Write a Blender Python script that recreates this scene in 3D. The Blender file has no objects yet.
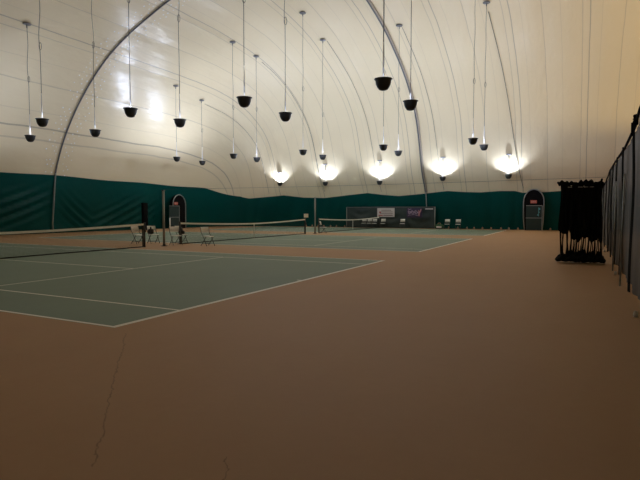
import bpy, bmesh, math, random
import numpy as np
from mathutils import Vector, Matrix
random.seed(7)
rng = random.Random(11)
S = bpy.context.scene
COL = S.collection
PI = math.pi

# ------------------------------------------------------------------ layout (metres; X to the right of the courts, Y along the nets)
CAM_H, CAM_YAW, CAM_PITCH, F_PX = 1.6275, 0.472, -0.056, 517.4
DX0, DX1, DY0, DY1 = -35.2, 37.0, -2.2, 48.25          # dome footprint
CX, CY = 0.9, 22.7
BASE_X, BASE_Y, PITCH = -5.836, 5.088, 15.1           # baseline, first doubles sideline, court spacing
NET_X = BASE_X - 11.80

# ------------------------------------------------------------------ dome profile
_d = [0, .25, .7, 1.37, 2.5, 3.8, 5.2, 6.7, 8.3, 10.3, 12.2, 17, 24, 36]
_z = [0, 2.1, 4.25, 6.0, 7.93, 9.58, 11.0, 12.2, 13.15, 14.08, 14.85, 16.0, 16.8, 17.5]
_s = [math.sqrt(v) for v in _d]
_m = []
for i in range(len(_s)):
    if i == 0: _m.append((_z[1]-_z[0])/(_s[1]-_s[0]))
    elif i == len(_s)-1: _m.append((_z[-1]-_z[-2])/(_s[-1]-_s[-2]))
    else:
        a = (_z[i]-_z[i-1])/(_s[i]-_s[i-1]); b = (_z[i+1]-_z[i])/(_s[i+1]-_s[i])
        _m.append(2*a*b/(a+b))
def g(d):
    if d <= 0: return d*9.0
    s = math.sqrt(d)
    i = 0
    while i < len(_s)-2 and s > _s[i+1]: i += 1
    h = _s[i+1]-_s[i]; t = (s-_s[i])/h
    return ((2*t**3-3*t*t+1)*_z[i] + (t**3-2*t*t+t)*h*_m[i] + (-2*t**3+3*t*t)*_z[i+1] + (t**3-t*t)*h*_m[i+1])
def ginv(z):
    lo, hi = -0.2, 36.0
    for _ in range(40):
        m = (lo+hi)/2
        if g(m) < z: lo = m
        else: hi = m
    return (lo+hi)/2
K = 0.35
def dist(x, y):
    q = DY1-y; q -= 1.0*math.exp(-((q-2.2)/1.3)**2)       # the far end leans in a little above the liner
    v = [x-DX0, DX1-x, y-DY0, q]
    m = min(v)
    return m - math.log(sum(math.exp(-K*(q-m)) for q in v))/K
def domez(x, y): return g(dist(x, y))
def ray_hit(phi, d):
    c, s = math.cos(phi), math.sin(phi)
    lo, hi = 0.0, 60.0
    for _ in range(34):
        m = (lo+hi)/2
        if dist(CX+c*m, CY+s*m) > d: lo = m
        else: hi = m
    return CX+c*lo, CY+s*lo
def y_far(x, d):                                       # Y on the far side where the dome edge distance is d at this x
    lo, hi = CY, 60.0
    for _ in range(34):
        m = (lo+hi)/2
        if dist(x, m) > d: lo = m
        else: hi = m
    return lo
def x_left(y, d):
    lo, hi = -60.0, CX
    for _ in range(34):
        m = (lo+hi)/2
        if dist(m, y) > d: hi = m
        else: lo = m
    return hi

# ------------------------------------------------------------------ materials
def nt(name):
    m = bpy.data.materials.new(name); m.use_nodes = True
    t = m.node_tree; b = t.nodes['Principled BSDF']
    return m, t, b
def N(t, kind, **kw):
    n = t.nodes.new(kind)
    for k, v in kw.items(): setattr(n, k, v)
    return n
def math_(t, op, a, b=None, c=None, clamp=False):
    n = t.nodes.new('ShaderNodeMath'); n.operation = op; n.use_clamp = clamp
    for i, v in enumerate((a, b, c)):
        if v is None: continue
        if isinstance(v, (int, float)): n.inputs[i].default_value = v
        else: t.links.new(v, n.inputs[i])
    return n.outputs[0]
def mixc(t, fac, a, b):
    n = t.nodes.new('ShaderNodeMix'); n.data_type = 'RGBA'
    for sock, v in ((n.inputs[0], fac), (n.inputs[6], a), (n.inputs[7], b)):
        if isinstance(v, (int, float)): sock.default_value = v
        elif isinstance(v, tuple): sock.default_value = (*v, 1)
        else: t.links.new(v, sock)
    return n.outputs[2]
def noise(t, vec, scale, detail=3, rough=.55):
    n = N(t, 'ShaderNodeTexNoise'); n.inputs['Scale'].default_value = scale
    n.inputs['Detail'].default_value = detail; n.inputs['Roughness'].default_value = rough
    if vec is not None: t.links.new(vec, n.inputs['Vector'])
    return n.outputs['Fac']
def simple(name, col, rough=.5, metal=0., var=.08, scale=6., spec=.5):
    m, t, b = nt(name)
    tc = N(t, 'ShaderNodeTexCoord')
    f = noise(t, tc.outputs['Object'], scale)
    c = mixc(t, f, tuple(max(0, v*(1-var)) for v in col), tuple(min(1, v*(1+var)) for v in col))
    t.links.new(c, b.inputs['Base Color'])
    b.inputs['Roughness'].default_value = rough; b.inputs['Metallic'].default_value = metal
    b.inputs['Specular IOR Level'].default_value = spec
    return m
def bump(t, b, height, strength=.3, distance=.05):
    n = N(t, 'ShaderNodeBump'); n.inputs['Strength'].default_value = strength; n.inputs['Distance'].default_value = distance
    t.links.new(height, n.inputs['Height']); t.links.new(n.outputs[0], b.inputs['Normal'])

M = {}
M['white_plastic'] = simple('white_plastic', (.90, .90, .88), .45)
M['pole_grey'] = simple('pole_grey', (.33, .35, .35), .4, .3)
M['steel'] = simple('steel', (.20, .20, .21), .5, .3)
M['dark_steel'] = simple('dark_steel', (.05, .055, .055), .5, .2)
M['black'] = simple('black', (.006, .006, .007), .9, spec=.1)
M['bowl_out'] = simple('bowl_out', (.022, .022, .021), .55)
M['bowl_in'] = simple('bowl_in', (.8, .8, .8), .5)
M['lit_wire'] = simple('lit_wire', (.75, .75, .78), .5)  # near-white tone paints in the lamplight on the dark wire
M['cable'] = simple('cable', (.09, .09, .10), .6)
M['strap'] = simple('strap', (.13, .13, .14), .5)
M['strap_flap'] = simple('strap_flap', (.34, .29, .23), .5)
M['pinhole'] = simple('pinhole', (.95, .95, .95), .25)
M['band'] = simple('band', (.86, .86, .82), .7)
M['netcord'] = simple('netcord', (.01, .01, .01), .8)
M['screen'] = None
M['bag_black'] = simple('bag_black', (.015, .016, .02), .7)
M['bag_green'] = simple('bag_green', (.03, .10, .05), .7)
M['tan'] = simple('tan', (.45, .30, .22), .7)
M['exit_red'] = simple('exit_red', (.55, .12, .08), .5)
M['teal'] = simple('teal', (.12, .42, .48), .5)
M['sign_white'] = simple('sign_white', (.70, .66, .66), .6)
M['sign_grey'] = simple('sign_grey', (.30, .24, .24), .6)
M['sign_red'] = simple('sign_red', (.45, .10, .10), .6)
M['sign_purple'] = simple('sign_purple', (.045, .03, .085), .6)
M['sign_lilac'] = simple('sign_lilac', (.42, .33, .46), .6)
M['sign_pink'] = simple('sign_pink', (.50, .22, .26), .6)
M['door_green'] = simple('door_green', (.012, .035, .035), .6)
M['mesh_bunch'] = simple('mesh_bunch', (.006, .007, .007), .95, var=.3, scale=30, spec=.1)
M['weight'] = simple('weight', (.55, .52, .48), .6)

def membrane():
    m, t, b = nt('dome_membrane')
    geo = N(t, 'ShaderNodeNewGeometry'); sep = N(t, 'ShaderNodeSeparateXYZ'); t.links.new(geo.outputs['Position'], sep.inputs[0])
    X = sep.outputs[0]
    nz = noise(t, geo.outputs['Position'], .35, 2)
    xw = math_(t, 'ADD', X, math_(t, 'MULTIPLY', math_(t, 'SUBTRACT', nz, .5), .12))
    def line(period, off, w):
        fr = math_(t, 'FRACT', math_(t, 'DIVIDE', math_(t, 'ADD', xw, off), period))
        dd = math_(t, 'MULTIPLY', math_(t, 'ABSOLUTE', math_(t, 'SUBTRACT', fr, .5)), period)
        return math_(t, 'LESS_THAN', dd, w)
    l1 = line(2.37, 1.6, .028); l2 = line(4.74, 2.35, .03); l3 = line(2.37, .5, .018)
    big = noise(t, geo.outputs['Position'], .18, 3)
    base = mixc(t, big, (.75, .635, .425), (.79, .672, .462))
    c = mixc(t, math_(t, 'MULTIPLY', l1, .30), base, (.22, .19, .15))
    c = mixc(t, math_(t, 'MULTIPLY', l2, .50), c, (.16, .14, .12))
    c = mixc(t, math_(t, 'MULTIPLY', l3, .16), c, (.22, .19, .15))
    t.links.new(c, b.inputs['Base Color'])
    b.inputs['Roughness'].default_value = .28
    b.inputs['Specular IOR Level'].default_value = .7
    # panels billow a little between welded seams; the skin puckers along them
    fr = math_(t, 'FRACT', math_(t, 'DIVIDE', math_(t, 'ADD', xw, 1.6), 2.37))
    bil = math_(t, 'ABSOLUTE', math_(t, 'SINE', math_(t, 'MULTIPLY', math_(t, 'ADD', fr, .5), PI)))
    map_ = N(t, 'ShaderNodeMapping'); map_.inputs['Scale'].default_value = (1.0, .22, .35)
    t.links.new(geo.outputs['Position'], map_.inputs[0])
    w = noise(t, map_.outputs[0], 1.1, 3)
    hgt = math_(t, 'ADD', math_(t, 'MULTIPLY', bil, .45), math_(t, 'MULTIPLY', w, .9))
    bump(t, b, hgt, .55, .12)
    return m
M['membrane'] = membrane()

def liner():
    m, t, b = nt('green_liner')
    geo = N(t, 'ShaderNodeNewGeometry')
    f = noise(t, geo.outputs['Position'], .5, 3)
    c = mixc(t, f, (.0005, .053, .048), (.001, .078, .071))
    t.links.new(c, b.inputs['Base Color']); b.inputs['Roughness'].default_value = .36
    b.inputs['Specular IOR Level'].default_value = .12
    w = noise(t, geo.outputs['Position'], 1.3, 3)
    bump(t, b, w, .25, .06)
    return m
M['liner'] = liner()

def floor_mat():
    m, t, b = nt('court_floor')
    geo = N(t, 'ShaderNodeNewGeometry'); sep = N(t, 'ShaderNodeSeparateXYZ'); t.links.new(geo.outputs['Position'], sep.inputs[0])
    X, Y = sep.outputs[0], sep.outputs[1]
    v = math_(t, 'SUBTRACT', BASE_X, X)                                  # 0..23.77 from near baseline
    yy = math_(t, 'SUBTRACT', Y, BASE_Y)
    u = math_(t, 'SUBTRACT', yy, math_(t, 'MULTIPLY', math_(t, 'FLOOR', math_(t, 'DIVIDE', math_(t, 'ADD', yy, 2.0), PITCH)), PITCH))
    vs = math_(t, 'ABSOLUTE', math_(t, 'SUBTRACT', v, 11.885))            # distance from net
    us = math_(t, 'ABSOLUTE', math_(t, 'SUBTRACT', u, 5.485))             # distance from centre line
    def AND(*a):
        r = a[0]
        for q in a[1:]: r = math_(t, 'MULTIPLY', r, q)
        return r
    def LT(a, k): return math_(t, 'LESS_THAN', a, k)
    def GT(a, k): return math_(t, 'GREATER_THAN', a, k)
    def near(a, k, w): return LT(math_(t, 'ABSOLUTE', math_(t, 'SUBTRACT', a, k)), w)
    valid = AND(GT(yy, -2.0), LT(yy, 3*PITCH-2.0))
    green = AND(valid, LT(vs, 11.92), LT(us, 5.52))
    inside_v, inside_u = LT(vs, 11.91), LT(us, 5.51)
    dbl = AND(near(us, 5.475, .03), inside_v)
    sgl = AND(near(us, 4.115, .027), inside_v)
    bas = AND(near(vs, 11.865, .05), inside_u)
    svc = AND(near(vs, 6.40, .027), LT(us, 4.14))
    cen = AND(LT(us, .027), LT(vs, 6.42))
    cmk = AND(LT(us, .04), GT(vs, 11.72), inside_v)
    li = math_(t, 'MAXIMUM', dbl, sgl)
    for q in (bas, svc, cen, cmk): li = math_(t, 'MAXIMUM', li, q)
    li = AND(li, valid)
    P = geo.outputs['Position']
    n1 = noise(t, P, .55, 5, .6); n2 = noise(t, P, 9., 4, .65)
    mm = N(t, 'ShaderNodeMapping'); mm.inputs['Scale'].default_value = (1.4, .35, 1); t.links.new(P, mm.inputs[0])
    n3 = noise(t, mm.outputs[0], 1.2, 4, .6)
    wear = math_(t, 'ADD', math_(t, 'MULTIPLY', n1, .6), math_(t, 'MULTIPLY', n3, .4))
    tan = mixc(t, wear, (.425, .255, .131), (.515, .318, .174))
    tan = mixc(t, math_(t, 'MULTIPLY', n2, .25), tan, (.355, .21, .112))
    grn = mixc(t, wear, (.182, .255, .200), (.238, .320, .258))
    grn = mixc(t, math_(t, 'MULTIPLY', n2, .2), grn, (.15, .195, .15))
    c = mixc(t, green, tan, grn)
    lw = math_(t, 'MULTIPLY', li, math_(t, 'SUBTRACT', 1.1, math_(t, 'MULTIPLY', n2, .25), None, True))
    c = mixc(t, lw, c, (.90, .88, .80))
    # two hairline cracks in the near tan paint
    nzc = math_(t, 'SUBTRACT', noise(t, P, 2.2, 5, .7), .5)
    def crack(px, slope, y0, y1, w):
        xx = math_(t, 'SUBTRACT', X, math_(t, 'ADD', px, math_(t, 'MULTIPLY', Y, slope)))
        xx = math_(t, 'ABSOLUTE', math_(t, 'ADD', xx, math_(t, 'MULTIPLY', nzc, .28)))
        return AND(LT(xx, w), GT(Y, y0), LT(Y, y1))
    ck = math_(t, 'MAXIMUM', crack(-.6, -.98, 2.2, 4.9, .008), crack(-.4, -.62, 2.1, 2.7, .006))
    c = mixc(t, math_(t, 'MULTIPLY', ck, .4), c, (.06, .035, .02))
    t.links.new(c, b.inputs['Base Color'])
    b.inputs['Roughness'].default_value = .62; b.inputs['Specular IOR Level'].default_value = .25
    bump(t, b, n2, .12, .01)
    return m
M['floor'] = floor_mat()

def net_mat(name, cell, cord, col):
    m, t, b = nt(name)
    geo = N(t, 'ShaderNodeNewGeometry'); sep = N(t, 'ShaderNodeSeparateXYZ'); t.links.new(geo.outputs['Position'], sep.inputs[0])
    def ln(s):
        return math_(t, 'LESS_THAN', math_(t, 'FRACT', math_(t, 'DIVIDE', math_(t, 'ADD', s, 100.), cell)), cord/cell)
    a = math_(t, 'MAXIMUM', ln(sep.outputs[1]), ln(sep.outputs[2]))
    b.inputs['Base Color'].default_value = (*col, 1); b.inputs['Roughness'].default_value = .8
    t.links.new(a, b.inputs['Alpha'])
    return m
M['net'] = net_mat('tennis_net_mesh', .045, .0045, (.012, .012, .012))

def curtain_mat():
    m, t, b = nt('curtain_mesh')
    geo = N(t, 'ShaderNodeNewGeometry')
    mp = N(t, 'ShaderNodeMapping'); mp.inputs['Scale'].default_value = (1, 5, .12); t.links.new(geo.outputs['Position'], mp.inputs[0])
    f = noise(t, mp.outputs[0], 1.5, 4, .6)
    c = mixc(t, f, (.06, .066, .066), (.12, .126, .126))
    t.links.new(c, b.inputs['Base Color']); b.inputs['Roughness'].default_value = .75
    b.inputs['Alpha'].default_value = .88
    return m
M['curtain'] = curtain_mat()

def screen_mat():
    m, t, b = nt('windscreen_vinyl')
    tc = N(t, 'ShaderNodeTexCoord')
    f = noise(t, tc.outputs['Object'], .8, 4)
    c = mixc(t, f, (.018, .036, .037), (.032, .054, .054))
    t.links.new(c, b.inputs['Base Color']); b.inputs['Roughness'].default_value = .5
    bump(t, b, noise(t, tc.outputs['Object'], 1.5, 3), .5, .08)
    return m
M['screen'] = screen_mat()

# ------------------------------------------------------------------ mesh helpers
class MB:
    def __init__(s): s.v = []; s.f = []; s.mi = []
    def add(s, vs, fs, mi=0):
        o = len(s.v); s.v += [tuple(p) for p in vs]; s.f += [tuple(i+o for i in q) for q in fs]; s.mi += [mi]*len(fs)
        return s
    def box(s, c, size, rz=0., rx=0., ry=0., mi=0, bev=0.):
        bm = bmesh.new(); bmesh.ops.create_cube(bm, size=1)
        bmesh.ops.scale(bm, vec=size, verts=bm.verts)
        if bev: bmesh.ops.bevel(bm, geom=bm.edges[:], offset=bev, segments=2, affect='EDGES')
        R = Matrix.Rotation(rz, 4, 'Z') @ Matrix.Rotation(ry, 4, 'Y') @ Matrix.Rotation(rx, 4, 'X')
        bm.verts.index_update()
        vs = [Vector(c) + (R @ v.co) for v in bm.verts]; fs = [[v.index for v in f.verts] for f in bm.faces]
        bm.free(); return s.add(vs, fs, mi)
    def tube(s, pts, r, n=8, cap=True, mi=0):
        pts = [Vector(p) for p in pts]; rr = r if isinstance(r, (list, tuple)) else [r]*len(pts)
        vs, fs = [], []
        prev = None
        for i, p in enumerate(pts):
            d = (pts[min(i+1, len(pts)-1)] - pts[max(i-1, 0)])
            d = d.normalized() if d.length > 1e-9 else Vector((0, 0, 1))
            if prev is None:
                a = Vector((0, 0, 1)) if abs(d.z) < .9 else Vector((1, 0, 0))
                prev = (a - d*a.dot(d)).normalized()
            else:
                q = prev - d*prev.dot(d)
                prev = q.normalized() if q.length > 1e-6 else prev
            e = d.cross(prev)
            for k in range(n):
                th = 2*PI*k/n
                vs.append(p + (prev*math.cos(th) + e*math.sin(th))*rr[i])
        for i in range(len(pts)-1):
            for k in range(n):
                fs.append((i*n+k, i*n+(k+1) % n, (i+1)*n+(k+1) % n, (i+1)*n+k))
        if cap:
            fs.append(tuple(range(n-1, -1, -1))); fs.append(tuple((len(pts)-1)*n+k for k in range(n)))
        return s.add(vs, fs, mi)
    def lathe(s, prof, n=24, c=(0, 0, 0), mi=None):
        vs, fs = [], []
        for r, z in prof:
            for k in range(n):
                th = 2*PI*k/n; vs.append((c[0]+r*math.cos(th), c[1]+r*math.sin(th), c[2]+z))
        for i in range(len(prof)-1):
            for k in range(n):
                fs.append((i*n+k, i*n+(k+1) % n, (i+1)*n+(k+1) % n, (i+1)*n+k))
        s.add(vs, fs); 
        if mi: s.mi[-len(fs):] = [mi[i] for i in range(len(prof)-1) for _ in range(n)]
        return s
    def build(s, name, mat, parent=None, smooth=False, loc=None):
        me = bpy.data.meshes.new(name); me.from_pydata(s.v, [], s.f)
        mats = mat if isinstance(mat, (list, tuple)) else [mat]
        for m in mats: me.materials.append(m)
        if len(mats) > 1: me.polygons.foreach_set('material_index', s.mi)
        if smooth: me.polygons.foreach_set('use_smooth', [True]*len(me.polygons))
        me.update()
        o = bpy.data.objects.new(name, me); COL.objects.link(o)
        if parent: o.parent = parent
        if loc: o.location = loc
        return o
def tag(o, label, cat, group=None):
    o['label'] = label; o['category'] = cat
    if group: o['group'] = group
    return o
def thing(name, label, cat, loc=(0, 0, 0), rz=0., group=None):
    o = bpy.data.objects.new(name, None); COL.objects.link(o); o.location = loc; o.rotation_euler = (0, 0, rz)
    o.empty_display_size = .2
    return tag(o, label, cat, group)
def struct(o): o['kind'] = 'structure'; return o
def dup(root, loc, rz=None, label=None):
    r = root.copy(); COL.objects.link(r); r.location = loc
    if rz is not None: r.rotation_euler = (0, 0, rz)
    if label: r['label'] = label
    for ch in list(root.children):
        c = ch.copy(); COL.objects.link(c); c.parent = r
        for gg in list(ch.children):
            d = gg.copy(); COL.objects.link(d); d.parent = c
    return r

# ------------------------------------------------------------------ floor
mb = MB(); mb.add([(DX0-1, DY0-1, 0), (DX1+1, DY0-1, 0), (DX1+1, DY1+1.2, 0), (DX0-1, DY1+1.2, 0)], [(0, 1, 2, 3)])
struct(mb.build('floor', M['floor']))

# ------------------------------------------------------------------ dome skin
# polar rows: angles spread evenly along the footprint
def contour_angles(step):
    fine = [(-PI + 2*PI*i/4000) for i in range(4001)]
    pts = [ray_hit(a, .5) for a in fine]
    L = [0.]
    for i in range(1, len(pts)): L.append(L[-1] + math.hypot(pts[i][0]-pts[i-1][0], pts[i][1]-pts[i-1][1]))
    n = int(L[-1]/step); out = []; j = 0
    for k in range(n):
        t = L[-1]*k/n
        while L[j+1] < t: j += 1
        out.append(fine[j] + (fine[j+1]-fine[j])*(t-L[j])/(L[j+1]-L[j]))
    return out
ANG = contour_angles(.6)
dmax = dist(CX, CY)
levels = [-.02, .06, .15, .3, .5, .75, 1.05, 1.4, 1.8, 2.3, 2.9, 3.6, 4.4, 5.3, 6.3, 7.4, 8.6, 9.9, 11.3, 12.8, 14.4, 16., 17.7, 19.4, 21., 22.5, 23.7, dmax-.25]
levels = sorted(levels + [(a+b)/2 for a, b in zip(levels, levels[1:])])
mb = MB(); vs = []; fs = []; n = len(ANG)
for d in levels:
    for a in ANG:
        x, y = ray_hit(a, d); vs.append((x, y, g(d)))
for i in range(len(levels)-1):
    for k in range(n):
        fs.append((i*n+k, i*n+(k+1) % n, (i+1)*n+(k+1) % n, (i+1)*n+k))
vs.append((CX, CY, g(dmax))); o = (len(levels)-1)*n
for k in range(n): fs.append((o+k, o+(k+1) % n, len(vs)-1))
mb.add(vs, [tuple(reversed(f)) for f in fs])
struct(mb.build('ceiling', M['membrane'], smooth=True))

# ------------------------------------------------------------------ green liner hung round the foot of the dome
KX = [-34.05, -31.67, -29.87, -28, -25.84, -23.5, -21.3, -18.95, -17.1, -15.7, -13.7, -11.16, -9.55, -8.25, -6.6, -5.35, -4.7, -3., -1.85, 4, 40]
KZ = [3.4, 2.95, 3.09, 3.26, 3.02, 2.95, 3.17, 3.38, 3.16, 3.05, 3.2, 3.44, 3.32, 3.27, 3.36, 3.34, 3.18, 3.21, 3.28, 3.3, 3.3]
def liner_top(x, y):
    """height of the top edge of the green liner at a spot of the footprint"""
    if (DY1-y) < (x-DX0)+.3 and y > DY1-4:                    # far wall: scalloped between its tie points
        return float(np.interp(x, KX, KZ))
    t = min(1, max(0, (y-24)/22.))
    return 4.22 - .38*t - .80*max(0, min(1, (y-41.5)/4.5)) + .03*math.sin(y*.8)
def wrinkle(x, y, z, top, side):
    """inward push of the cloth"""
    h = z/top
    if side == 'left':
        p = 0.
        # cloth pulled in long diagonal folds up to the strap pole and up to the door
        for (yp, zp, dirn, w, amp) in ((25.3, 3.1, -1, 8., .16), (25.3, 2.9, 1, 3.2, .12), (34.2, 2.9, -1, 6.0, .17), (35.9, 2.6, -1, 4.5, .14), (18.5, 3., -1, 7., .12)):
            q = (yp-y)*(-dirn)
            if 0 < q < w:
                s = z - (zp - 2.6*(q/w)**.75)
                fall = math.sin(PI*min(1, q/w))**.6
                p += 1.25*amp*fall*math.sin(s*9.5 + q*.6)*math.exp(-(s/1.15)**2)
        return p*(1-h**3) + .05*math.sin(y*1.1+z)*(1-h)
    return (.05*math.sin(x*2.1+.5*z) + .04*math.sin(x*5.3+1.2*math.sin(x)) + .02*math.sin(x*11.))*(1-.5*h)
def liner_wall(name, sel, side):
    fine = contour_angles(.22 if side in ('left', 'far') else .8)
    aa = [a for a in fine if sel(*ray_hit(a, .5))]
    # keep the run contiguous
    aa.sort(key=lambda a: a if side != 'left' else (a if a > 0 else a+2*PI))
    rows = 22; vs = []; fs = []
    for a in aa:
        x1, y1 = ray_hit(a, .5); top = liner_top(x1, y1)
        for j in range(rows+1):
            z = .0 + top*j/rows
            x, y = ray_hit(a, ginv(max(z, .001)))
            wv = wrinkle(x1, y1, z, top, side)
            k = .06 + .10*(1-j/rows)**1.2 + max(-.08, wv)
            L = math.hypot(x-CX, y-CY)
            if side == 'left': x += k
            elif side == 'far': y -= k
            else: x += (CX-x)/L*k; y += (CY-y)/L*k
            vs.append((x, y, z))
    R = rows+1
    for i in range(len(aa)-1):
        for j in range(rows):
            fs.append((i*R+j, i*R+j+1, (i+1)*R+j+1, (i+1)*R+j))
    m = MB(); m.add(vs, fs)
    return struct(m.build(name, M['liner'], smooth=True))
corner = lambda x, y: (y - DY1) > (DX0 - x)*1.0 and True
liner_wall('wall_left', lambda x, y: x < DX0+6 and (DY1-y) > (x-DX0)-.3 and y > DY0+2, 'left')
liner_wall('wall_near', lambda x, y: y < DY0+6 and (y-DY0) < (x-DX0) and (y-DY0) < (DX1-x), 'near')
liner_wall('wall_right', lambda x, y: x > DX1-6 and (DX1-x) < (y-DY0) and (DX1-x) < (DY1-y), 'right')
liner_wall('wall_far', lambda x, y: y > DY1-6 and (DY1-y) < (x-DX0)+.3 and x < DX1-3, 'far')

# ------------------------------------------------------------------ joint straps and wires that run over the skin
def over_y(x, z_end=0.1, y_start=20., off=.06, sway=0.):   # at constant x, from the crown to the far wall
    P = []
    y = y_start; ye = y_far(x, .02)
    ds = [dist(x, y_start)]
    d = ds[0]; k = 0
    while d > .03:
        k += 1; d *= .93; ds.append(d)
    for i, d in enumerate(ds):
        z = g(d)
        if z < z_end: break
        yy = y_far(x, d); xx = x + sway*(i/len(ds))
        # inward normal approx
        e = .02; slope = (g(d+e)-g(d))/e
        nrm = Vector((0, -slope, -1)).normalized()
        p = Vector((xx, yy, z)) + nrm*off
        P.append(p)
    return P
def over_x(y, z_end=0.1, x_start=-2., off=.06):
    P = []; d = dist(x_start, y)
    d0 = d
    while d > .03:
        z = g(d)
        if z < z_end: break
        e = .02; slope = (g(d+e)-g(d))/e
        nrm = Vector((slope, 0, -1)).normalized()
        P.append(Vector((x_left(y, d), y, z)) + nrm*off); d *= .93
    return P
def push_below(P, z0, axis, amt):
    out = []
    for p in P:
        q = p.copy()
        if p.z < z0:
            t = min(1, (z0-p.z)/3.); q[axis] += amt*t
        out.append(q)
    return out

t = thing('joint_strap', 'dark joint strap arching across the dome over the left green wall, flanked by bright dots', 'dome joint')
P = over_x(25.0, z_end=0.0, x_start=0., off=.07)
Pw = [p for p in P if p.z > 4.1]; Pl = push_below([p for p in P if p.z <= 4.4], 4.6, 0, .22)
Pl.append(Vector((Pl[-1].x+.02, 25., 0.05)))
MB().tube(Pw, .05, 8).build('strap', M['strap'], t, True)
o = MB().tube(Pl, .055, 8).build('strap_pole', M['pole_grey'], t, True); o['label'] = 'grey pole at the foot of the strap'
mb = MB(); i = 0
dd = .75
while dd < 14:
    slope = (g(dd+.02)-g(dd))/.02; nrm = Vector((slope, 0, -1)).normalized()
    for side in (-1, 1):
        for k in range(2):
            yo = 25 + side*(.35 + .45*k + rng.uniform(-.12, .12) + (.22 if i % 2 else 0))
            d2 = dd + rng.uniform(-.05, .05)
            if rng.random() < .12: continue
            p = Vector((x_left(yo, d2), yo, g(d2))) + nrm*.08
            r = .05*rng.uniform(.8, 1.25)
            e1 = Vector((0, 1, 0)); e2 = nrm.cross(e1)
            vs = [p + (e1*math.cos(th)+e2*math.sin(th))*r for th in [PI/4*q for q in range(8)]] + [p+nrm*.012]
            mb.add(vs, [(q, (q+1) % 8, 8) for q in range(8)])
    i += 1; dd += .34/math.sqrt(1+slope*slope) if slope < 6 else .05
o = mb.build('rivet_pattern', M['pinhole'], t); o['kind'] = 'stuff'

t = thing('joint_strap', 'thick dark joint strap running down the far end of the dome beside the windscreen', 'dome joint')
P = over_y(-13.15, z_end=0.0, y_start=20., off=.08)
Pt = [p for p in P if p.z > 3.2]
MB().tube([p + Vector((-.06, 0, 0)) for p in Pt], .055, 8).build('strap', M['strap'], t, True)
m = MB(); m.tube([p + Vector((.07, 0, .02)) for p in Pt], .085, 8); o = m.build('strap_flap', M['strap_flap'], t, True); o['label'] = 'brownish flap beside the strap'
mb = MB()
Pl = push_below([p for p in P if p.z <= 3.5], 3.5, 1, -.30); Pl.append(Vector((Pl[-1].x, Pl[-1].y-.02, .05)))
mb.tube(Pl, .05, 8); o = mb.build('strap_pole', M['pole_grey'], t, True)

# ------------------------------------------------------------------ pendant lamps
COLS = [BASE_X-.15 - 5.94*i for i in range(5)]
# the lamps hang a little off their grid, each where it was found: (x, y, height of rim)
Z = 5.95
ROWS = [[(-5.72, 45.75, 4.67), (-11.21, 45.75, 4.63), (-17.11, 45.75, 4.42), (-22.77, 45.75, 4.47), (-27.99, 45.75, 4.56)],
        [(-5.97, 35.3, Z), (-12.07, 36.05, Z), (-18.14, 36.0, Z), (-23.73, 35.24, Z), (-29.59, 35.55, Z)],
        [(-6.04, 31.93, Z), (-11.86, 32.38, Z), (-17.91, 32.43, Z), (-23.86, 32.29, Z), (-29.23, 32.0, Z)],
        [(-6.21, 20.0, Z), (-11.88, 19.91, Z), (-17.16, 19.04, Z), (-23.41, 19.42, Z), (-28.42, 19.13, Z)],
        [(-5.99, 16.3, Z), (-11.67, 16.51, Z), (-17.19, 16.07, Z), (-22.84, 15.99, Z), (-28.6, 16.1, Z)]]
PROF = [(.0, -.37), (.09, -.365), (.15, -.335), (.205, -.26), (.245, -.16), (.262, -.05), (.268, -.02), (.30, -.015), (.30, 0), (.25, 0), (.235, -.12), (.185, -.25), (.12, -.32), (0, -.34)]
mi = [0]*8 + [1]*5
bowl_me = None; lit_wire_me = None; ring_me = None
lamp_light = bpy.data.lights.new('bulb', 'POINT'); lamp_light.energy = 325; lamp_light.color = (.68, .775, 1.0)
lamp_light.shadow_soft_size = .055
far_light = lamp_light.copy(); far_light.energy = 250
edge_light = lamp_light.copy(); edge_light.energy = 200
near_light = lamp_light.copy(); near_light.energy = 22
col_words = ['first', 'second', 'third', 'fourth', 'leftmost']
row_words = ['low row close to the far wall', 'farther row between middle and farthest courts', 'nearer row between middle and farthest courts',
             'farther row between nearest and middle courts', 'nearer row between nearest and middle courts']
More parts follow.
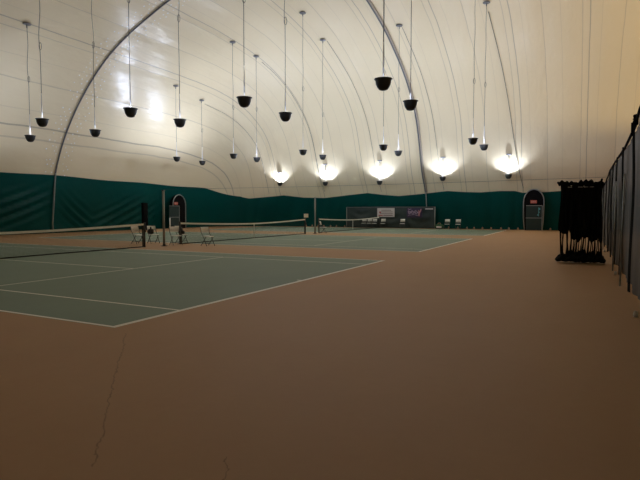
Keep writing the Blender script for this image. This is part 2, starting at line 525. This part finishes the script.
def lamp(x, y, zr, label, wig):
    global bowl_me, lit_wire_me, ring_me
    t = thing('pendant_lamp', label, 'lamp', (x, y, zr), 0, 'black bowl pendant lamps')
    zd = domez(x, y) - .10
    if y > 44: zd = min(zd, zr+2.2)
    H = zd - zr
    if bowl_me is None:
        b = MB().lathe(PROF, 28, mi=mi).build('lamp_bowl', [M['bowl_out'], M['bowl_in']], t, True); bowl_me = b.data
        m = MB()
        m.tube([(0, 0, -.33), (0, 0, .06), (0, 0, .25), (0, 0, .6), (0, 0, 1.25)], [.008, .008, .026, .022, .010], 8)  # pale spindle imitates the glare on the wire just above the bulb
        s = m.build('lit_wire', M['lit_wire'], t, True); lit_wire_me = s.data
        m = MB().lathe([(0, 0), (.05, 0), (.21, .03), (.24, .07), (.21, .10), (0, .10)], 20); m.tube([(0, 0, .03), (0, 0, -.16)], .035, 8)
        rg = m.build('ceiling_ring', M['steel'], t, True); ring_me = rg.data
    else:
        for nm, me in (('lamp_bowl', bowl_me), ('lit_wire', lit_wire_me), ('ceiling_ring', ring_me)):
            o = bpy.data.objects.new(nm, me); COL.objects.link(o); o.parent = t
            if nm == 'ceiling_ring': rg = o
    rg.location = (0, 0, H)
    # wire, with a kink and a tied loop
    z0 = min(1.2, H*.5); P = []; nseg = max(6, int(H/.35)); kz = z0 + (H-z0)*rng.uniform(.25, .45)
    ph = rng.uniform(0, 6)
    for k in range(nseg+1):
        z = z0 + (H-z0)*k/nseg; e = math.sin(PI*k/nseg)
        up = 1. if z > kz else .15
        P.append((wig*e*up*math.sin(z*2.3+ph), wig*e*up*math.cos(z*1.9+ph)*.8, z))
    m = MB().tube(P, .0125, 6)
    if H > 4:
        m.tube([(P[k][0], P[k][1], P[k][2]) for k in range(0, 1)] + [(.0, .0, z0+.05)], .014, 5)
        lp = [(.05*math.sin(a)+.02, .03*math.sin(a), kz + .17*math.cos(a)) for a in [2*PI*q/14 for q in range(15)]]
        m.tube(lp, .011, 5)
    m.build('wire', M['cable'], t, True)
    L = bpy.data.objects.new('bulb_light', far_light if y > 44 else edge_light if x < -28 and y > 18 else near_light if y < 25 else lamp_light); COL.objects.link(L); L.parent = t
    L.location = (0.0, -.05 if y > 44 else .05, -.20 if y > 44 else -.05 if x < -29 else .04)
    return t
for r, row in enumerate(ROWS):
    for c, (x, y, zr) in enumerate(row):
        side = ['column nearest curtain', 'second column from curtain', 'middle column', 'second column from left wall', 'column nearest left wall'][c]
        lamp(x, y, zr, 'black pendant lamp, %s, %s' % (side, row_words[r]), .035 if r >= 3 else .015)

# lamps of the bay beyond the divider curtain: out of frame, only their light reaches the picture
spot = bpy.data.lights.new('bay_lamp', 'SPOT'); spot.energy = 330; spot.color = (1.0, .79, .42); spot.spot_size = math.radians(172); spot.spot_blend = .15; spot.shadow_soft_size = .1
for x in (7.7, 13.6, 19.5):
    for y, z in ((35.6, Z), (32.3, Z)):
        o = bpy.data.objects.new('bay_lamp', spot); COL.objects.link(o); o.location = (x, y, z); o.rotation_euler = (PI, 0, 0)
# supply wires that run from the ceiling rings down the skin to the far wall
for i, x in enumerate(COLS):
    P = over_y(x, z_end=3.4, y_start=36.2, off=.05, sway=[2.5, .9, .7, .6, .4][i])
    o = MB().tube(P, .018 if i == 0 else .013, 6).build('supply_wire', M['cable'], None, True)
    tag(o, 'thin dark supply wire down the far skin from lamp %s' % ['nearest curtain', 'second from curtain', 'in middle column', 'second from left wall', 'nearest left wall'][i], 'wire', 'supply wires on the far skin')

# ------------------------------------------------------------------ tennis nets
def post(mb, y, h=1.09):
    mb.tube([(NET_X, y, 0), (NET_X, y, h)], .042, 10); mb.box((NET_X, y, h), (.10, .10, .04), bev=.01)
    mb.box((NET_X+.06, y, .75), (.05, .07, .16), bev=.01)
net_labels = ['tennis net across the nearest court, its black post beside the folding chairs', 'tennis net across the middle court, a white score sign on its far post', 'tennis net across the farthest court in front of the windscreen']
for k in range(3):
    ya = BASE_Y + PITCH*k - (.96 if k == 2 else .74); yb = ya + 12.80
    t = thing('tennis_net', net_labels[k], 'tennis net')
    for y in (ya, yb):
        mb = MB(); post(mb, y); mb.build('post', M['dark_steel'], t, True)
    def top(y):
        s = abs((y-(ya+yb)/2)/6.4); return .914 + .156*s**1.6
    n = 32; ys = [ya+.05 + (12.70)*i/n for i in range(n+1)]
    vs = []; fs = []
    for y in ys:
        b = .04*math.sin(y*1.3)
        for j in range(7): vs.append((NET_X + b*(1-j/6.)*.8, y, .02 + (top(y)-.06-.02)*j/6.))
    for i in range(n):
        for j in range(6): fs.append((i*7+j, i*7+j+1, (i+1)*7+j+1, (i+1)*7+j))
    m = MB(); m.add(vs, fs); m.build('net_mesh', M['net'], t)
    m = MB(); vs = []; fs = []
    for y in ys:
        for dx, dz in ((-.012, -.085), (-.014, 0), (.014, 0), (.012, -.085)): vs.append((NET_X+dx, y, top(y)+dz))
    for i in range(n):
        for q in range(4): fs.append((i*4+q, i*4+(q+1) % 4, (i+1)*4+(q+1) % 4, (i+1)*4+q))
    m.add(vs, fs); o = m.build('headband', M['band'], t); o['label'] = 'white canvas headband'
    m = MB().tube([(NET_X+.04*math.sin(y*1.3)*.8, y, .025) for y in ys], .022, 6); m.build('bottom_cord', M['netcord'], t, True)
    m = MB().box((NET_X, (ya+yb)/2 - (.35 if k == 0 else 0), .46), (.03, .05, .91)); o = m.build('center_strap', M['band'], t); o['label'] = 'white centre strap'
    # wound edge tape
    for y in (ya+.10, yb-.10): MB().box((NET_X, y, .52), (.02, .05, 1.0)).build('side_tape', M['netcord'], t)

# score sign on the middle net's far post
t = thing('score_sign', 'small white score sign fixed on top of the middle net\'s far post', 'sign', (NET_X, BASE_Y+PITCH+12.18, 1.11))
MB().box((0, 0, .19), (.34, .03, .27), rz=.9, bev=.008).build('sign_plate', M['white_plastic'], t)
MB().tube([(0, 0, 0), (0, 0, .10)], .015, 6).build('sign_stem', M['steel'], t)

# ------------------------------------------------------------------ divider poles, cable and gathered nets
def divider_pole(x, y, label):
    t = thing('divider_pole', label, 'pole', (x, y, 0))
    MB().tube([(0, 0, .02), (0, 0, 2.55)], .055, 10).build('shaft', M['pole_grey'], t, True)
    MB().lathe([(0, 0), (.16, 0), (.16, .02), (.07, .03), (.06, .08), (0, .08)], 16).build('base_plate', M['dark_steel'], t)
    MB().box((0, 0, 2.575), (.13, .13, .05), bev=.01).build('pole_cap', M['steel'], t)
divider_pole(-17.38, 18.1, 'grey upright pole between the nearest two nets, beside folding chairs')
divider_pole(-17.35, 33.2, 'grey upright pole between the middle and farthest nets')
P = [Vector((.80 + (-17.33-.80)*i/40, 18.1, 2.66 - .05*math.sin(PI*i/40.) - .03*i/40.)) for i in range(41)]
tag(MB().tube(P, .0045, 5).build('divider_cable', M['cable'], None, True), 'thin dark cable strung over the pole between the nearest courts, carrying the gathered net', 'cable')

t = thing('gathered_net', 'black divider net gathered in a tall bunch beside the right curtain', 'divider net', (-.08, 18.1, 0))
def sheet(x0, x1, zt, zb, folds, amp, yo, seed, flare=.0):
    r = random.Random(seed); vs = []; fs = []; n = folds*8; rows = 12
    ph = [r.uniform(0, 6) for _ in range(4)]
    for i in range(n+1):
        s = i/n; x = x0 + (x1-x0)*s
        tp = zt + .05*math.sin(s*17+ph[0]) + .03*math.sin(s*41+ph[1]); bt = zb + .06*math.sin(s*13+ph[2]) + .05*math.sin(s*31+ph[3])
        for j in range(rows+1):
            h = j/rows; z = bt + (tp-bt)*h
            a = amp*(.6+.4*math.sin(s*9+ph[1]))*(1-.5*h)
            y = yo + a*math.sin(2*PI*folds*s + .5*math.sin(z*2+ph[2])) + .03*math.sin(z*4+s*20)
            vs.append((x + .025*math.sin(z*3+s*25+ph[3]) + (s-.5)*flare*(1-h), y, z))
    R = rows+1
    for i in range(n):
        for j in range(rows): fs.append((i*R+j, i*R+j+1, (i+1)*R+j+1, (i+1)*R+j))
    return MB().add(vs, fs)
m = sheet(-.62, .52, 2.42, 1.02, 9, .07, -.20, 1)
for (a, b_, zt, zb, fo, yo, sd) in ((-.60, .52, 2.44, .98, 10, -.08, 7), (-.60, .50, 2.42, .96, 11, .12, 2), (-.25, .54, 2.36, .74, 8, -.05, 3), (.18, .56, 2.44, .70, 5, .02, 5)):
    q = sheet(a, b_, zt, zb, fo, .08, yo, sd); m.add(q.v, q.f)
m.build('net_folds', M['mesh_bunch'], t, True)
m = MB(); r = random.Random(5)                     # rolled header tied along the cable
for k in range(9):
    x = -.58 + k*.135
    m.tube([(x-.08, r.uniform(-.1, .1), 2.46+r.uniform(-.04, .03)), (x, r.uniform(-.1, .05), 2.50+r.uniform(-.05, .04)), (x+.09, r.uniform(-.1, .1), 2.45+r.uniform(-.04, .04))], [.05, .075, .05], 8)
m.tube([(-.62, 0, 2.44), (-.70, -.05, 2.54)], [.05, .03], 7); m.tube([(.50, 0, 2.44), (.53, 0, 2.62)], [.04, .03], 7)
m.build('header_roll', M['mesh_bunch'], t, True)
m = MB()
for k in range(22):
    x = -.58 + 1.12*k/21 + r.uniform(-.02, .02); y = r.uniform(-.22, .2)
    m.tube([(x, y, 1.12), (x+r.uniform(-.03, .03), y+r.uniform(-.03, .03), .7), (x+r.uniform(-.05, .05), y, .22)], [.016, .011, .02] if k % 3 else [.03, .022, .035], 6)
m.build('hanging_strand', M['mesh_bunch'], t, True)
m = MB()
for k in range(26):
    x = -.55 + 1.10*r.random(); y = r.uniform(-.26, .24); h = r.uniform(.20, .36)
    pr = r.uniform(.10, .17)
    ang = r.uniform(0, PI)
    m.tube([(x-.16*math.cos(ang), y-.10*math.sin(ang), .07), (x-.05*math.cos(ang), y, h*.6), (x+.05*math.cos(ang), y+.03, h*.6), (x+.16*math.cos(ang), y+.10*math.sin(ang), .07)], [pr*.4, pr*.8, pr*.7, pr*.35], 8)
    m.tube([(x, y, h*.55), (x+r.uniform(-.03, .03), y, h+.08)], [pr*.6, .02], 7)
for k in range(5):
    x = -.52+.26*k; m.tube([(x-.15, -.24, .08), (x, -.28, .16), (x+.15, -.24, .08)], [.05, .09, .05], 8)
m.build('heaped_foot', M['mesh_bunch'], t, True)
for k, x in enumerate((-.34, -.05, .1, .26)):
    MB().box((x, -.28, 2.36), (.12, .02, .018), rx=.3).build('clip_tag', M['pole_grey'], t)

# ------------------------------------------------------------------ divider curtain on the right
t = thing('divider_curtain', 'long grey mesh divider curtain with dark folds hanging along the right side', 'curtain', (0, 0, 0))
TOP = [(-2., 3.9), (5., 3.9), (11.8, 3.52), (12.3, 3.36), (15.4, 3.24), (19.1, 3.27), (24.2, 3.27), (26., 3.16), (28.4, 3.02), (32.9, 2.95), (38, 2.95), (46.6, 2.95)]
def ctop(y):
    for (a, za), (b, zb) in zip(TOP, TOP[1:]):
        if a <= y <= b: return za + (zb-za)*(y-a)/(b-a)
    return TOP[-1][1]
vs = []; fs = []; n = 480; rows = 14
for i in range(n+1):
    y = -1.6 + 48.0*i/n; tp = ctop(y)
    for j in range(rows+1):
        h = j/rows; z = .03 + (tp-.03)*h
        x = .92 + (.03*math.sin(y*3.1) + .02*math.sin(y*7.3+1) + .01*math.sin(y*13+z))*(1-.6*h) + .012*math.sin(z*2+y)
        vs.append((x, y, z))
R = rows+1
for i in range(n):
    for j in range(rows): fs.append((i*R+j, i*R+j+1, (i+1)*R+j+1, (i+1)*R+j))
MB().add(vs, fs).build('curtain_panel', M['curtain'], t, True)
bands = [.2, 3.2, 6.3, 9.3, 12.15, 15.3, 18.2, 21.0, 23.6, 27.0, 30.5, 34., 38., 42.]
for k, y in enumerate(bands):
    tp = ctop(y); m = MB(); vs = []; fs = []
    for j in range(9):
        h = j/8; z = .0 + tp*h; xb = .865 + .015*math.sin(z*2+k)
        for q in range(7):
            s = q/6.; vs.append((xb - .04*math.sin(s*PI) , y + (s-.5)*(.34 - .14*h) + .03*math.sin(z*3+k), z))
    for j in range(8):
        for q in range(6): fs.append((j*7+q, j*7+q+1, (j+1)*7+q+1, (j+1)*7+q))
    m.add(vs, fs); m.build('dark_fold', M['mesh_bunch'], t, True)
m = MB(); m.tube([(.88, y, ctop(y)+.0) for y in [-1.5+.5*i for i in range(97)]], .03, 6)
m.build('top_hem', M['mesh_bunch'], t, True)
for y in (12.15, 15.3, 23.6):
    o = MB().tube([(.70, y+.32, .05), (.72, y+.32, min(2.4, ctop(y)-.4))], .018, 6).build('tie_rope', M['pole_grey'], t, True)
for y in (9.22, 15.1, 23.3):
    MB().lathe([(0, 0), (.03, 0), (.035, .03), (.025, .09), (0, .10)], 10, (.74, y, 0)).build('hem_weight', M['weight'], t, True)
m = MB(); rr = random.Random(3)
for k in range(3): m.tube([(.87, 12.1+rr.uniform(-.06, .06), 3.34+.05*k), (.86, 12.1+rr.uniform(-.06, .06), 3.41+.05*k)], [.04, .055], 8)
m.box((.80, 12.05, 3.25), (.04, .05, .25)); m.build('gathered_corner', M['mesh_bunch'], t, True)

# ------------------------------------------------------------------ folding chairs
def make_chair(label, group):
    t = thing('folding_chair', label, 'chair', (0, 0, 0), 0, group)
    m = MB(); nn = 8; vs = []; fs = []
    m.box((.02, 0, .445), (.40, .42, .03), ry=.05, bev=.012); m.build('seat', M['white_plastic'], t, True)
    # curved back with two slots, built as three rails and two stiles
    m = MB()
    def rail(z, h):
        vs = []; fs = []
        for i in range(nn+1):
            y = -.22+.44*i/nn; bow = .035*(1-(2*i/nn-1)**2)
            for dx, dz in ((-.012, -h/2), (-.012, h/2), (.012, h/2), (.012, -h/2)):
                zz = z+dz; vs.append((-.18 - bow - .12*(zz-.62)/.28*.6 + dx, y, zz))
        for i in range(nn):
            for q in range(4): fs.append((i*4+q, i*4+(q+1) % 4, (i+1)*4+(q+1) % 4, (i+1)*4+q))
        fs.append((0, 1, 2, 3)); fs.append(tuple(nn*4+q for q in (3, 2, 1, 0)))
        m.add(vs, fs)
    rail(.765, .225); rail(.628, .028)
    for y in (-.2, .2): m.box((-.213, y, .75), (.03, .04, .22), ry=-.25)
    m.build('backrest', M['white_plastic'], t, True)
    for y in (-.225, .225):
        MB().tube([(-.235, y, .86), (-.16, y, .60), (.0, y, .40), (.24, y, .0)], .013, 7).build('front_leg', M['dark_steel'], t, True)
        MB().tube([(.16, y*.93, .43), (-.02, y*.93, .22), (-.24, y*.93, 0)], .013, 7).build('rear_leg', M['dark_steel'], t, True)
    MB().tube([(.165, -.225, .13), (.165, .225, .13)], .009, 6).build('crossbar', M['dark_steel'], t, True)
    MB().tube([(-.15, -.21, .10), (-.15, .21, .10)], .009, 6).build('crossbar', M['dark_steel'], t, True)
    return t
RZ = -.25
ch = make_chair('white folding chair standing alone in front of the middle net', 'white folding chairs between the nets')
ch.location = (-15.66, 19.12, 0); ch.rotation_euler = (0, 0, RZ)
dup(ch, (-19.75, 18.75, 0), RZ+.15, 'white folding chair half hidden behind the nearest net\'s post')
dup(ch, (-19.3, 19.35, 0), RZ-.1, 'white folding chair between the nearest net\'s post and the grey pole')
dup(ch, (-17.45, 18.95, 0), RZ-.15, 'white folding chair just right of the grey pole, ahead of its twin')
dup(ch, (-18.05, 20.0, 0), RZ+.1, 'white folding chair beside the middle net\'s near post, behind its twin')
dup(ch, (-16.94, 33.7, 0), RZ+.5, 'lone white folding chair by the far grey pole and net post')
fc = [(-19.15, 46.92, 'first'), (-18.6, 46.95, 'second'), (-18.06, 46.92, 'third'), (-17.18, 46.9, 'fourth')]
for x, y, w in fc:
    c = dup(ch, (x, y, 0), -PI/2+.1, 'white folding chair before the windscreen, %s from the left in its row of four' % w); c['group'] = 'chairs along the far wall'
for x, lab in ((-15.2, 'white folding chair alone before the windscreen, under the purple banner'), (-11.0, 'white folding chair right of the windscreen, next to the green bag'), (-10.03, 'white folding chair against the far green wall, farthest from the green bag')):
    c = dup(ch, (x, 46.75, 0), -PI/2+.1, lab); c['group'] = 'chairs along the far wall'

# ------------------------------------------------------------------ bags
def sack(name, mat, loc, rz, size, label, cat, handle_mat=None):
    t = thing(name, label, cat, loc, rz)
    a, b, c = size; m = MB(); vs = []; fs = []; nu, nv = 14, 8
    for j in range(nv+1):
        ph = PI*j/nv
        for i in range(nu):
            th = 2*PI*i/nu; k = .62
            f = lambda q: math.copysign(abs(q)**k, q)
            vs.append((a*f(math.cos(th))*f(math.sin(ph)), b*f(math.sin(th))*f(math.sin(ph)), c*(1-f(math.cos(ph)))))
    for j in range(nv):
        for i in range(nu): fs.append((j*nu+i, j*nu+(i+1) % nu, (j+1)*nu+(i+1) % nu, (j+1)*nu+i))
    m.add(vs, fs); m.build('bag_body', mat, t, True)
    MB().tube([(-a*.35, 0, 2*c*.95), (-a*.2, 0, 2*c+.10), (a*.2, 0, 2*c+.10), (a*.35, 0, 2*c*.95)], .02, 6).build('handle', handle_mat or mat, t, True)
    MB().box((0, -b*.98, c*.8), (a*1.1, .05, c*.8), bev=.015).build('front_pocket', handle_mat and M['sign_white'] or mat, t)
    return t
sack('sports_bag', M['bag_black'], (-19.33, 19.22, .472), RZ, (.13, .13, .13), 'black sports bag on the chair between the nearest net\'s post and grey pole', 'bag')
sack('sports_bag', M['bag_black'], (-18.0, 19.98, .472), RZ, (.13, .13, .09), 'black bag on the rear chair by the middle net\'s near post', 'bag')
sack('sports_bag', M['bag_green'], (-11.68, 46.6, 0), .1, (.42, .2, .22), 'green sports bag with tan handles on floor right of the windscreen', 'bag', M['tan'])

# ------------------------------------------------------------------ tall black cabinet by the left wall
t = thing('tall_cabinet', 'tall narrow black cabinet before the left green wall, above the nearest net\'s post', 'cabinet', (-33.35, 32.5, 0), -.0)
MB().box((0, 0, 1.19), (.26, .50, 2.26), bev=.02).build('body', M['black'], t)
MB().box((.136, 0, 1.19), (.02, .46, 2.1), bev=.006).build('door', M['black'], t)
MB().box((0, 0, .03), (.22, .48, .06)).build('plinth', M['black'], t)
MB().box((.155, .17, 1.15), (.02, .03, .22), bev=.006).build('handle', M['dark_steel'], t)

# ------------------------------------------------------------------ arched doors
def text_obj(body, size, mat, parent, loc, rot, name='lettering'):
    cu = bpy.data.curves.new(name, 'FONT'); cu.body = body; cu.size = size; cu.extrude = .004; cu.align_x = 'CENTER'; cu.align_y = 'CENTER'
    tmp = bpy.data.objects.new('tmp', cu); COL.objects.link(tmp)
    dg = bpy.context.evaluated_depsgraph_get(); me = bpy.data.meshes.new_from_object(tmp.evaluated_get(dg))
    bpy.data.objects.remove(tmp)
    me.materials.clear(); me.materials.append(mat)
    o = bpy.data.objects.new(name, me); COL.objects.link(o); o.parent = parent; o.location = loc; o.rotation_euler = rot
    return o
def arch_outline(w, h, spring, n=18, pinch=.0):
    pts = [(-w/2+pinch, 0), (-w/2+pinch*.3, spring*.35), (-w/2, spring*.75)]
    for i in range(n+1):
        th = PI - PI*i/n; pts.append((w/2*math.cos(th), spring + (h-spring)*math.sin(th)))
    pts += [(w/2, spring*.75), (w/2-pinch*.3, spring*.35), (w/2-pinch, 0)]
    return pts
def arch_door(name, loc, rz, w, h, spring, pinch, door_h, door_x, door_w, extra):
    t = bpy.data.objects.new(name, None); COL.objects.link(t); t.location = loc; t.rotation_euler = (0, 0, rz); struct(t)
    # local: x along the wall, -y into the hall
    out = arch_outline(w, h, spring, pinch=pinch)
    MB().tube([(x, -.06, max(z, .02)) for x, z in out], .042, 8).build('arch_frame', M['pole_grey'], t, True)
    n = len(out); vs = [(x, -.03, z) for x, z in out] + [(x, .25, z) for x, z in out]
    fs = [(i, i+1, n+i+1, n+i) for i in range(n-1)] + [tuple(n+i for i in range(n))] 
    MB().add(vs, fs).build('vestibule', M['black'], t)
    # black sheet stands in for the shade inside the arch, then the door leaf
    MB().add([(x*.985, -.035, z) for x, z in out], [tuple(range(n))]).build('arch_shade', M['black'], t)
    d = MB(); d.box((door_x, -.10, door_h/2+.01), (door_w, .05, door_h), bev=.01); d = d.build('door_leaf', M['door_green'], t)
    m = MB()
    for z in (door_h, door_h*.5): m.box((door_x, -.135, z), (door_w, .03, .05))
    m.box((door_x+door_w/2, -.135, door_h/2), (.05, .03, door_h))
    m.build('door_rail', M['pole_grey'], d)
    return t, d
yf = DY1-.62
t, d = arch_door('door_1', (-3.83, 47.15, 0), 0, 1.60, 3.45, 2.4, .10, 2.08, .05, 1.26, None)
m = MB()                                                # teal upright emblem on the door
m.box((.40, -.14, 1.55), (.05, .015, .74)); m.box((.46, -.14, 1.80), (.13, .015, .16)); m.box((.36, -.14, 1.30), (.14, .015, .12), ry=.3); m.box((.44, -.14, 1.52), (.1, .015, .1))
e = m.build('door_emblem', M['teal'], d); e['label'] = 'teal upright emblem on the door'
t = thing('exit_sign', 'small red exit sign above the far arched door', 'sign', (-3.83, 47.04, 2.24))
MB().box((0, 0, .16), (.5, .07, .26), bev=.015).build('sign_box', M['exit_red'], t)
text_obj('EXIT', .17, M['sign_white'], t, (0, -.04, .16), (PI/2, 0, 0))
t, d = arch_door('door_2', (-34.0, 37.4, 0), PI/2, 1.7, 3.15, 2.2, .0, 2.1, -.75, 1.3, None)
t = thing('exit_sign', 'small pinkish exit sign above the left arched door', 'sign', (-33.62, 36.6, 2.16))
MB().box((0, 0, .16), (.07, .5, .26), bev=.015).build('sign_box', M['exit_red'], t)
text_obj('EXIT', .17, M['sign_white'], t, (.04, 0, .16), (PI/2, 0, PI/2))
tag(MB().tube([(-33.4, 35.55, .0), (-33.4, 35.55, 1.0)], .05, 8).build('white_post', M['white_plastic'], None, True), 'short white post standing beside the left arched door', 'post')

# ------------------------------------------------------------------ windscreen with banners
WX0, WX1, WY = -21.22, -12.31, 47.46
t = thing('windscreen', 'long low dark windscreen in a pipe frame before the far green wall', 'windscreen', (0, 0, 0))
vs = []; fs = []; n, rows = 120, 16
for i in range(n+1):
    x = WX0 + (WX1-WX0)*i/n
    for j in range(rows+1):
        z = .05 + 1.93*j/rows; s = (x-WX0) % 2.93
        y = WY + .05*math.sin(x*2.7+z*1.2)*(1-j/rows) + .06*math.sin((z-.35*abs(s-1.46))*7+x)*math.sin(PI*j/rows)*math.sin(PI*s/2.93) + .015*math.sin(x*9)
        vs.append((x, y, z))
R = rows+1
for i in range(n):
    for j in range(rows): fs.append((i*R+j, i*R+j+1, (i+1)*R+j+1, (i+1)*R+j))
MB().add(vs, fs).build('screen_cloth', M['screen'], t, True)
MB().tube([(WX0, WY, 2.0), (WX1, WY, 2.0)], .03, 8).build('top_rail', M['steel'], t, True)
for x in (WX0, WX1): MB().tube([(x, WY, 0), (x, WY, 2.02)], .04, 8).build('frame_post', M['pole_grey'], t, True)
t = thing('banner', 'white banner with grey lines hung on the windscreen', 'banner', (-17.05, WY-.10, 1.48))
MB().box((0, 0, 0), (1.75, .03, .86), bev=.006).build('banner_cloth', M['sign_white'], t)
m = MB(); rr = random.Random(9)
for k, (z, w) in enumerate(((.22, 1.0), (.06, 1.25), (-.10, 1.3))):
    m.box((.05, -.02, z), (w, .01, .07))
m.box((.22, -.02, -.27), (.95, .01, .11)); m.build('printed_lines', M['sign_grey'], t)
m = MB(); m.box((-.58, -.02, .02), (.18, .01, .16)); m.box((-.52, -.02, -.27), (.42, .01, .10)); m.build('printed_marks', M['sign_red'], t)
t = thing('banner', 'purple banner with pale looping script hung on the windscreen', 'banner', (-14.22, WY-.10, 1.46))
MB().box((0, 0, 0), (1.5, .03, .88), bev=.006).build('banner_cloth', M['sign_purple'], t)
P = [(-.62 + 1.0*i/60 + .05*math.sin(i*.9), -.022, .05 + .13*math.sin(i*.62) + .06*math.cos(i*.31)) for i in range(61)]
m = MB().tube(P, .035, 5); m.tube([(-.62, -.022, .36), (-.45, -.022, .30), (-.30, -.022, .36)], .03, 5); m.tube([(-.6, -.022, -.24), (0, -.022, -.18), (.3, -.022, -.26)], .022, 5)
m.build('script', M['sign_lilac'], t)
m = MB().tube([(.42, -.022, -.30), (.47, -.022, 0), (.60, -.022, .22), (.64, -.022, .38)], [.10, .09, .07, .03], 6); m.tube([(.45, -.022, .05), (.36, -.022, .25)], .04, 5)
m.build('figure_mark', M['sign_pink'], t)
tag(MB().box((-12.82, WY-.10, 1.82), (.75, .02, .09), bev=.004).build('label_strip', M['sign_white'], None), 'narrow white strip at the windscreen\'s top right corner', 'sign')

# ------------------------------------------------------------------ anchor weights along the foot of the far wall
a0 = None
xs = []
x = -26.5
while x < -.9:
    x += rng.uniform(.62, .95)
    if -21.5 < x < -12.1 or -4.95 < x < -2.7: continue
    xs.append(x)
for k, x in enumerate(xs):
    if a0 is None:
        a0 = MB().lathe([(0, 0), (.075, 0), (.085, .05), (.06, .16), (.035, .20), (0, .21)], 10).build('anchor_peg', M['tan'], None, True)
        tag(a0, 'small pale anchor peg along the foot of the far green wall', 'peg', 'anchor pegs along the far wall'); o = a0
    else:
        o = a0.copy(); COL.objects.link(o)
    o.location = (x, y_far(x, 0.02)-.55, 0)

# ------------------------------------------------------------------ camera, world, view
cd = bpy.data.cameras.new('camera'); cam = bpy.data.objects.new('camera', cd); COL.objects.link(cam)
cd.sensor_width = 36; cd.lens = F_PX/640*36; cd.clip_end = 300; cd.clip_start = .05
cam.location = (0, 0, CAM_H); cam.rotation_euler = (PI/2 + CAM_PITCH, 0, CAM_YAW)
S.camera = cam
w = bpy.data.worlds.new('night'); S.world = w; w.use_nodes = True
w.node_tree.nodes['Background'].inputs[0].default_value = (.004, .005, .008, 1); w.node_tree.nodes['Background'].inputs[1].default_value = .3
S.view_settings.view_transform = 'Standard'; S.view_settings.look = 'None'; S.view_settings.gamma = 1; S.view_settings.use_curve_mapping = False
S.view_settings.exposure = 0.88
